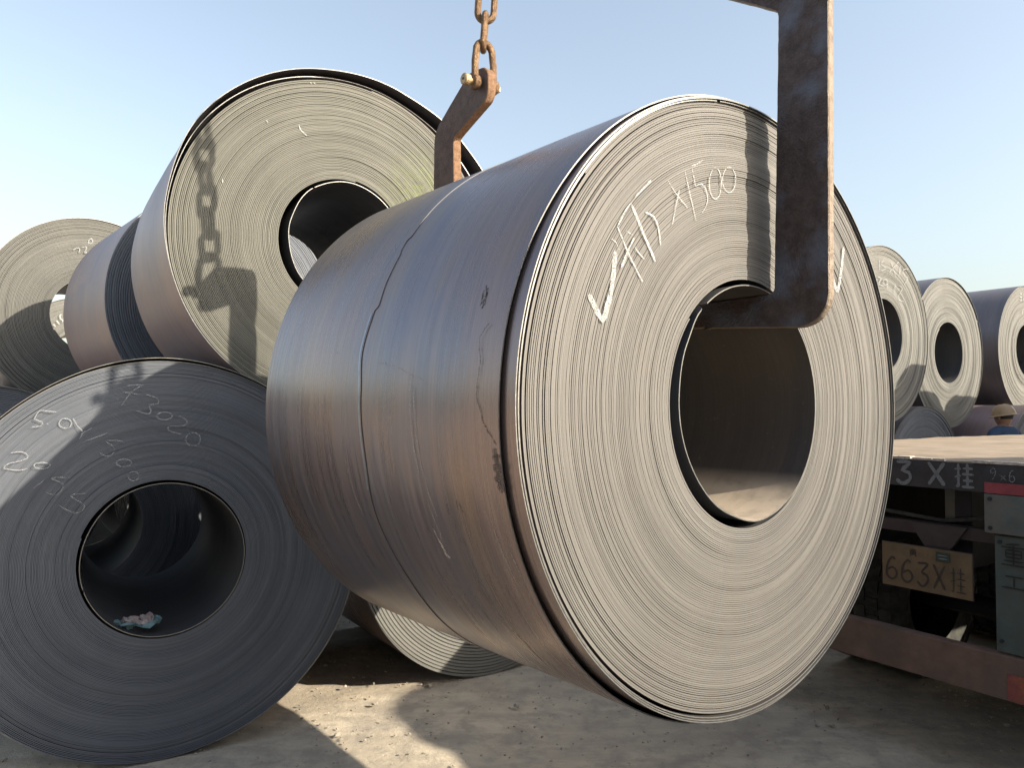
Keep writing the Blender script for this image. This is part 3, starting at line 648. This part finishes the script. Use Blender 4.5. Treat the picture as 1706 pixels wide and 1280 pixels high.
# ---------------------------------------------------------------- flatbed trailer (frame: x to the right along the rear, y forward, z up)
TA=math.atan2(-.84,.54)
T=empty('flatbed_trailer',(2.09,3.60,0),TA); tag(T,'dark flatbed trailer with stencilled rear beam, yellow number plate and tan bumper','trailer')
S0,S1_=-1.65,.85; MID=-.40
def tbox(name,mat,*a,bev=.004,lab=None,parent=T):
    bm=bmesh.new(); box(bm,*a,bev=bev); o=bmesh_obj(name,bm,M[mat] if isinstance(mat,str) else mat,parent)
    if lab: o['label']=lab
    return o
def deck():
    nx,ny=90,150; bm=bmesh.new(); G=[]
    for j in range(ny+1):
        row=[]
        for i in range(nx+1):
            t=12.5*(j/ny)**1.6; s=S0+.02+(S1_-S0-.04)*i/nx
            z=1.452+.006*noise.noise(Vector((s*3,t*3,0)))+.004*noise.noise(Vector((s*12,t*12,4)))+(.006*max(0,noise.noise(Vector((s*5,2,7)))) if j<3 else 0)
            tt=t+.012*noise.noise(Vector((s*16,1,3))) if j==0 else t
            row.append(bm.verts.new((s,tt+.014,z)))
        G.append(row)
    for j in range(ny):
        for i in range(nx): bm.faces.new((G[j][i],G[j][i+1],G[j+1][i+1],G[j+1][i]))
    r=bmesh.ops.extrude_face_region(bm,geom=bm.faces[:])
    for v in [q for q in r['geom'] if isinstance(q,bmesh.types.BMVert)]: pass
    for v in [v for row in G for v in row]: v.co.z=1.437
    bmesh.ops.recalc_face_normals(bm,faces=bm.faces[:])
    bmesh_obj('deck_plate',bm,M['deck'],T,True)
deck()
def crust():
    bm=bmesh.new(); g=random.Random(12); s=S0+.05
    while s<S1_-.05:
        L=g.uniform(.02,.12); h=g.uniform(.002,.007)
        if g.random()<.8: box(bm,s,s+L,-.004+g.uniform(-.003,.003),g.uniform(.015,.045),1.447,1.4545+h,bev=.0012)
        s+=L+g.uniform(0,.01)
    tag(bmesh_obj('dirt_crust',bm,M['crust'],T),kind='stuff')
crust()
tbox('rear_beam','beam',S0,S1_,0,.10,1.315,1.445)
for x0 in (S0,S1_-.08): tbox('side_rail','beam',x0,x0+.08,.103,12.5,1.315,1.436)
tbox('red_strip','red',.102,S1_-.02,-.006,-.001,1.3155,1.364,bev=.001)
tbox('red_strip','red',S0+.02,-.90,-.006,-.001,1.3155,1.364,bev=.001)
tbox('lamp_bracket','greygreen',.098,S1_-.01,-.004,.09,1.137,1.3125)
tbox('lamp_bracket','greygreen',S0+.01,-.90,-.004,.09,1.137,1.3125)
tbox('mudflap','flap',.133,.70,.012,.024,.612,1.128,bev=.003)
tbox('mudflap','flap',-1.52,-.95,.012,.024,.612,1.128,bev=.003)
# cross member with tapered hangers
bm=bmesh.new(); box(bm,-1.52,.131,.10,.16,1.072,1.133,bev=.004)
bmesh_obj('cross_member',bm,M['pink'],T)
def hanger(x0,x1,x2,x3):
    bm=bmesh.new(); f=[];b=[]
    for y,l in ((.075,f),(.098,b)):
        for x,z in ((x0,1.131),(x3,1.131),(x2,1.018),(x1,1.018)): l.append(bm.verts.new((x,y,z)))
    bm.faces.new(f);bm.faces.new(b[::-1])
    for i in range(4): bm.faces.new((f[i],b[i],b[(i+1)%4],f[(i+1)%4]))
    bmesh.ops.recalc_face_normals(bm,faces=bm.faces[:]); bmesh_obj('plate_hanger',bm,M['pink'],T)
hanger(-.30,-.22,-.10,-.02); 
pl=tbox('number_plate','plate',-.425,.017,.045,.049,.803,1.018,bev=.001)
tbox('plate_rim','pink',-.428,.020,.049,.054,.800,1.021,bev=.001,parent=pl)
tbox('plate_patch','patch',-.148,-.082,.040,.0449,.962,1.006,bev=.004,parent=pl)
def flat(name,parent,polys,wd,mat,y):
    return strokes(name,parent,polys,wd,M[mat],y=y)
# plate lettering
def glyph(ch,x,z,w,h):
    """stroke letters in a unit box"""
    G={'6':[[(.85,.92),(.55,1),(.2,.75),(.08,.4),(.1,.15),(.5,0),(.9,.15),(.92,.4),(.6,.55),(.15,.4)]],
       '3':[[(.08,.98),(.9,.98),(.42,.60),(.82,.50),(.92,.25),(.6,.0),(.3,.0),(.05,.16)]],
       'X':[[(.05,1),(.5,.5),(.95,0)],[(.95,1),(.5,.5),(.05,0)]],
       'G':[[(.0,.76),(.34,.78)],[(.0,.42),(.34,.50)],[(.2,1),(.2,.5),(.2,.02)],[(.2,.02),(.06,.08)],[(.68,1),(.68,.56)],[(.44,.80),(.96,.80)],[(.40,.56),(1.0,.56)],[(.68,.50),(.68,.06)],[(.44,.30),(.96,.30)],[(.38,.04),(1.02,.04)]],
       'J':[[(.15,.95),(.85,.95)],[(.5,1.05),(.5,.80)],[(.1,.78),(.9,.78)],[(.2,.65),(.8,.65)],[(.2,.65),(.2,.3)],[(.8,.65),(.8,.3)],[(.2,.48),(.8,.48)],[(.2,.3),(.8,.3)],[(.5,.65),(.5,.3)],[(.3,.2),(.12,.02)],[(.7,.2),(.9,.02)]],
       'B':[[(.1,0),(.1,1)],[(.1,1),(.7,1),(.85,.78),(.7,.55),(.1,.55)],[(.7,.55),(.92,.3),(.75,0),(.1,0)]],
       'Z':[[(.75,1.0),(.2,.93)],[(.02,.82),(.98,.82)],[(.2,.70),(.8,.70)],[(.2,.70),(.2,.38)],[(.8,.70),(.8,.38)],[(.2,.54),(.8,.54)],[(.2,.38),(.8,.38)],[(.5,.95),(.5,.05)],[(.12,.22),(.88,.22)],[(.0,.04),(1.0,.04)]],
       'W':[[(.15,.92),(.88,.92)],[(.5,.92),(.5,.08)],[(.0,.06),(1.02,.06)]],
       '9':[[(.9,.7),(.5,.95),(.1,.72),(.35,.5),(.88,.72)],[(.88,.72),(.7,.3),(.35,0)]],
       'x':[[(.1,.85),(.9,.15)],[(.8,.8),(.15,.1)]]}
    out=[]
    for p in G[ch]:
        # straight strokes stay straight: add midpoints
        q=[]
        for i,(a,b) in enumerate(p): q.append((x+a*w,z+b*h))
        out.append(q)
    return out
flat('plate_lettering',pl,glyph('6',-.405,.835,.06,.11)+glyph('6',-.325,.832,.06,.11)+glyph('3',-.245,.83,.06,.11)+glyph('X',-.165,.828,.06,.115),.011,'plate_ink',.042)
flat('plate_lettering',pl,glyph('G',-.082,.826,.07,.118),.007,'plate_ink',.042)
flat('plate_lettering',pl,glyph('J',-.285,.965,.045,.036)+[[(-.19,.984),(-.186,.984)]],.005,'plate_ink',.042)
flat('plate_lettering',pl,[[(-.137,.992),(-.093,.992)],[(-.137,.977),(-.093,.977)]],.005,'stencil',.037)
# stencilled beam
flat('stencil_lettering',T,glyph('3',-.318,1.330,.082,.105),.018,'stencil',-.0035)
flat('stencil_lettering',T,glyph('6',-.485,1.330,.082,.105),.018,'stencil',-.0035)
flat('stencil_lettering',T,glyph('X',-.158,1.332,.085,.108),.018,'stencil',-.0035)
flat('stencil_lettering',T,glyph('G',-.030,1.330,.085,.112),.013,'stencil',-.0035)
flat('chalk_writing',T,glyph('9',.125,1.378,.030,.055)+glyph('x',.163,1.372,.035,.035)+glyph('6',.205,1.372,.024,.052),.0035,'chalk_thin',-.0035)
flat('flap_lettering',T,glyph('Z',.160,1.000,.105,.100)+glyph('W',.160,.900,.105,.058),.008,'ink',.0075)
# bumper
tbox('bumper','bumper',-1.62,.80,-.010,.055,.408,.603,bev=.006)
tbox('bumper_reflector','orange',.186,.40,-.016,-.0105,.415,.53,bev=.002)
for x in (-1.2,.42): tbox('bumper_post','chassis',x-.04,x+.04,.06,.13,.604,1.07)
for bx,bz in ((.125,1.29),(.125,1.16),(.30,1.29),(.30,1.16),(.156,1.10),(.156,.66),(.62,1.10)):
    bm=bmesh.new(); tube(bm,[(0,0,0),(0,-.009,0)],.009,6); o=bmesh_obj('bolt',bm,M['chassis'],T); o.location=(bx,(-.004 if bz>1.13 else .012),bz)
bm=bmesh.new(); tube(bm,[(-1.3,.12,1.20),(-.9,.12,1.14),(-.5,.13,1.17),(-.16,.14,1.145),(.05,.15,1.18),(.12,.16,1.25)],.011,8); bmesh_obj('air_hose',bm,M['rubber'],T,True)
# chassis
for x in (MID-.36,MID+.28):
    tbox('chassis_beam','chassis',x,x+.08,.165,12.3,.93,1.312)
for i in range(9): tbox('cross_bearer','chassis',S0+.085,S1_-.085,.45+i*1.35,.53+i*1.35,1.317,1.434)
tbox('rear_gusset','greygreen',-.17,-.06,.17,.30,1.140,1.30)
def tyre_mesh():
    prof=[(-.125,.30),(-.135,.36),(-.135,.44),(-.118,.488),(-.100,.498),(.100,.498),(.118,.488),(.135,.44),(.135,.36),(.125,.30)]
    bm=bmesh.new(); seg=64; rings=[]
    for k in range(seg):
        a=TAU*k/seg; rings.append([bm.verts.new((x,r*math.cos(a),r*math.sin(a))) for x,r in prof])
    for k in range(seg):
        A_=rings[k];B_=rings[(k+1)%seg]
        for j in range(len(prof)-1): bm.faces.new((A_[j],A_[j+1],B_[j+1],B_[j]))
    # lugs
    for k in range(30):
        for row,(x0,x1) in enumerate(((-.122,-.048),(-.038,.038),(.048,.122))):
            a=TAU*(k+.5*(row%2))/30; t=bmesh.new(); bmesh.ops.create_cube(t,size=1)
            for v in t.verts: v.co=Vector(((x0+x1)/2+v.co.x*(x1-x0),v.co.y*.072,.497+v.co.z*.024))
            bmesh.ops.rotate(t,verts=t.verts,cent=(0,0,0),matrix=Matrix.Rotation(a,3,'X')); me=bpy.data.meshes.new('t'); t.to_mesh(me); t.free(); bm.from_mesh(me); bpy.data.meshes.remove(me)
    bmesh.ops.recalc_face_normals(bm,faces=bm.faces[:])
    me=bpy.data.meshes.new('tyre'); bm.to_mesh(me); bm.free(); me.materials.append(M['rubber']); return me
def rim_mesh():
    bm=bmesh.new(); tube(bm,[(-.12,0,0),(-.12,0,0.0001)],.01,4) if False else None
    prof=[(-.12,.305),(-.10,.285),(-.02,.27),(.0,.12),(.02,.10),(.02,.02)]
    seg=32; rings=[[bm.verts.new((x,r*math.cos(TAU*k/seg),r*math.sin(TAU*k/seg))) for x,r in prof] for k in range(seg)]
    for k in range(seg):
        for j in range(len(prof)-1): bm.faces.new((rings[k][j],rings[k][j+1],rings[(k+1)%seg][j+1],rings[(k+1)%seg][j]))
    bmesh.ops.solidify(bm,geom=bm.faces[:],thickness=.008)
    me=bpy.data.meshes.new('rim'); bm.to_mesh(me); bm.free(); me.materials.append(M['chassis']); return me
TM,RM=tyre_mesh(),rim_mesh()
for k,ty in enumerate((1.25,2.60,3.95)):
    bm=bmesh.new(); tube(bm,[(-1.40,ty,.50),(.60,ty,.50)],.065,14); bmesh_obj('axle',bm,M['chassis'],T,True)
    for x in (-1.235,-.935,.135,.435):
        wl=bpy.data.objects.new('tyre',TM); link(wl,T); wl.location=(x,ty,.503); wl.rotation_euler=(R(random.uniform(0,360)),0,0)
        rm=bpy.data.objects.new('rim',RM); link(rm,wl)
tbox('landing_leg','chassis',-.80,-.68,9.0,9.12,0.02,.929)
tbox('landing_leg','chassis',-.12,.0,9.0,9.12,0.02,.929)
# unseen coils added further along the deck to shade the far pile
def tpt(s,t,z): 
    u=Vector((math.cos(TA),math.sin(TA),0)); d=Vector((-math.sin(TA),math.cos(TA),0)); p=Vector((2.09,3.6,0))+u*s+d*t; return (p.x,p.y,z)
for tt in (5.9,8.1):
    coil(tpt(-.60,tt,1.462+1.0),TA,1.0,'steel coil loaded on the trailer deck towards the tractor' if tt<8 else 'second steel coil loaded further along the trailer deck',key='load',laps=30,seg=96,seed=67,group='coils loaded on the trailer')
# unseen coils added right of the frame to shade the near ground
SHADE_COILS=[(2.95,1.78,.95,-1.17),(2.6,-.25,.95,-1.2),(4.97,1.2,.95,-1.57),(4.97,3.12,.95,-1.57),(4.97,2.16,2.413,-1.57)]
for i,(x,y,z,az) in enumerate(SHADE_COILS):
    coil((x,y,z),az,.95 if z<2 else .80,['steel coil on the ground just right of the frame beside the trailer','second coil of the row right of the frame','bottom coil of the small stack right of the frame','bottom coil of that stack nearest the trailer','top coil of the small stack right of the frame'][i],key='hid' if z<2 else 'small',laps=30,seg=96,seed=67,group='coils right of the frame')

# unseen pile added behind the camera to darken the shaded faces
for i in range(5): coil((3.0-2.05*i,-3.3-.12*i,.95),PI+.06,.95,['bottom-layer coil across the aisle, nearest the trailer','second bottom-layer coil across the aisle from the trailer','middle bottom-layer coil across the aisle','bottom-layer coil across the aisle, one before the far end','bottom-layer coil at the far end across the aisle'][i],key='hid',laps=30,seg=96,seed=67,group='coils across the aisle')
for i in range(4): coil((1.97-2.05*i,-3.36-.12*i,2.55),PI+.06,.95,['upper coil across the aisle, nearest the trailer','second upper coil across the aisle from the trailer','third upper coil across the aisle from the trailer','upper coil at the far end across the aisle'][i],key='hid',laps=30,seg=96,seed=67,group='coils across the aisle')

# ---------------------------------------------------------------- worker beyond the trailer
def person():
    X,Y=5.735,9.0; e=empty('person',(X,Y,0),R(200)); tag(e,'person in a tan hard hat and blue jacket standing behind the trailer','person')
    J=[((0,0,.93),.15),((0,0,1.12),.14),((0,0,1.32),.165),((0,.0,1.44),.10),((0,0,1.50),.055),((0,-.01,1.55),.058),
       ((.19,0,1.41),.065),((.25,-.02,1.13),.045),((.24,-.14,.92),.035),((.24,-.19,.84),.03),
       ((-.19,0,1.41),.065),((-.25,-.02,1.13),.045),((-.24,-.14,.92),.035),((-.24,-.19,.84),.03),
       ((.10,0,.86),.095),((.11,-.02,.48),.062),((.11,.02,.09),.045),((.12,-.14,.04),.04),
       ((-.10,0,.86),.095),((-.11,-.02,.48),.062),((-.11,.02,.09),.045),((-.12,-.14,.04),.04)]
    Ed=[(0,1),(1,2),(2,3),(3,4),(4,5),(3,6),(6,7),(7,8),(8,9),(3,10),(10,11),(11,12),(12,13),(0,14),(14,15),(15,16),(16,17),(0,18),(18,19),(19,20),(20,21)]
    me=bpy.data.meshes.new('body'); me.from_pydata([j[0] for j in J],Ed,[]); me.update()
    o=obj('body',me,e); md=o.modifiers.new('skin','SKIN'); sv=me.skin_vertices[0].data
    for i,(_,r) in enumerate(J): sv[i].radius=(r,r*(.75 if i<4 else 1)); 
    sv[0].use_root=True
    sb=o.modifiers.new('sub','SUBSURF'); sb.levels=sb.render_levels=2
    dg=bpy.context.evaluated_depsgraph_get(); m2=bpy.data.meshes.new_from_object(o.evaluated_get(dg)); o.modifiers.clear(); o.data=m2
    m2.materials.clear()
    for k in ('cloth','trouser','skin','rubber'): m2.materials.append(M[k])
    for p in m2.polygons:
        c=p.center; p.use_smooth=True
        p.material_index=3 if c.z<.10 else 1 if c.z<.88 and abs(c.x)<.2 else 2 if (c.z>1.49 or (abs(c.x)>.2 and c.z<.93)) else 0
    # head
    bm=bmesh.new(); bmesh.ops.create_uvsphere(bm,u_segments=28,v_segments=20,radius=1)
    for v in bm.verts:
        x,y,z=v.co; jaw=1-.28*max(0,-z)**1.4
        yy=y*.098; 
        if y<0: yy-=.016*math.exp(-((x/.13)**2+((z+.02)/.2)**2)) ; yy+=.006*math.exp(-(((abs(x)-.36)/.18)**2+((z-.12)/.12)**2)); yy-=.004*math.exp(-((x/.25)**2+((z+.42)/.1)**2))
        v.co=(x*.077*jaw,yy,z*.118)
    for sx in (-1,1):
        bmesh.ops.create_uvsphere(bm,u_segments=10,v_segments=8,radius=.03,matrix=Matrix.Translation((sx*.079,.008,0))@Matrix.Diagonal((.35,.7,1.1,1)))
    h=bmesh_obj('head',bm,M['skin'],e,True); h.location=(0,-.015,1.595)
    for sx in (-1,1):
        bm=bmesh.new(); bmesh.ops.create_uvsphere(bm,u_segments=10,v_segments=8,radius=.011); q=bmesh_obj('eye',bm,M['hair'],h,True); q.location=(sx*.029,-.088,.012)
    bm=bmesh.new(); bmesh.ops.create_uvsphere(bm,u_segments=20,v_segments=14,radius=1)
    for v in bm.verts: v.co=Vector((v.co.x*.084,v.co.y*.104+.010,v.co.z*.10+.02))
    bmesh.ops.delete(bm,geom=[v for v in bm.verts if v.co.z<-.03 or (v.co.y<-.03 and v.co.z<.05)],context='VERTS'); bmesh_obj('hair',bm,M['hair'],h,True)
    # hard hat
    bm=bmesh.new(); prof=[(.0,.128),(.035,.126),(.07,.114),(.100,.088),(.117,.052),(.124,.015),(.127,.0),(.146,-.007),(.147,-.011),(.127,-.006)]
    seg=40; rings=[]
    for k in range(seg):
        a=TAU*k/seg; fr=max(0,-math.sin(a))**3
        rings.append([bm.verts.new(((r+(.028*fr if j in(7,8) else 0))*math.cos(a)*.90,(r+(.035*fr if j in(7,8) else 0))*math.sin(a)*1.08,z+(.008*max(0,1-abs(math.cos(a))*5) if 0<j<5 else 0))) for j,(r,z) in enumerate(prof)])
    for k in range(seg):
        for j in range(len(prof)-1): bm.faces.new((rings[k][j],rings[(k+1)%seg][j],rings[(k+1)%seg][j+1],rings[k][j+1]))
    bmesh.ops.remove_doubles(bm,verts=bm.verts,dist=1e-5); bmesh.ops.recalc_face_normals(bm,faces=bm.faces[:])
    hh=bmesh_obj('hard_hat',bm,M['helmet'],e,True); hh.location=(0,-.005,1.615); hh.rotation_euler=(R(8),R(4),0)
    # hands: palm, four fingers and thumb
    for sx in (-1,1):
        bm=bmesh.new(); c=Vector((sx*.24,-.19,.84))
        tube(bm,[c+Vector((0,0,.03)),c,c+Vector((0,-.02,-.05)),c+Vector((0,-.025,-.08))],[.024,.032,.036,.030],10)
        for k in range(4):
            x=(k-1.5)*.017; L=(.060,.072,.068,.052)[k]; b=c+Vector((x,-.025,-.075))
            tube(bm,[b,b+Vector((0,-.008,-L*.5)),b+Vector((0,-.022,-L*.85))],[.009,.0085,.007],8)
        b=c+Vector((-sx*.028,-.01,-.03)); tube(bm,[b,b+Vector((-sx*.018,-.02,-.03)),b+Vector((-sx*.014,-.035,-.055))],[.011,.010,.008],8)
        bmesh_obj('hand',bm,M['skin'],e,True)
person()
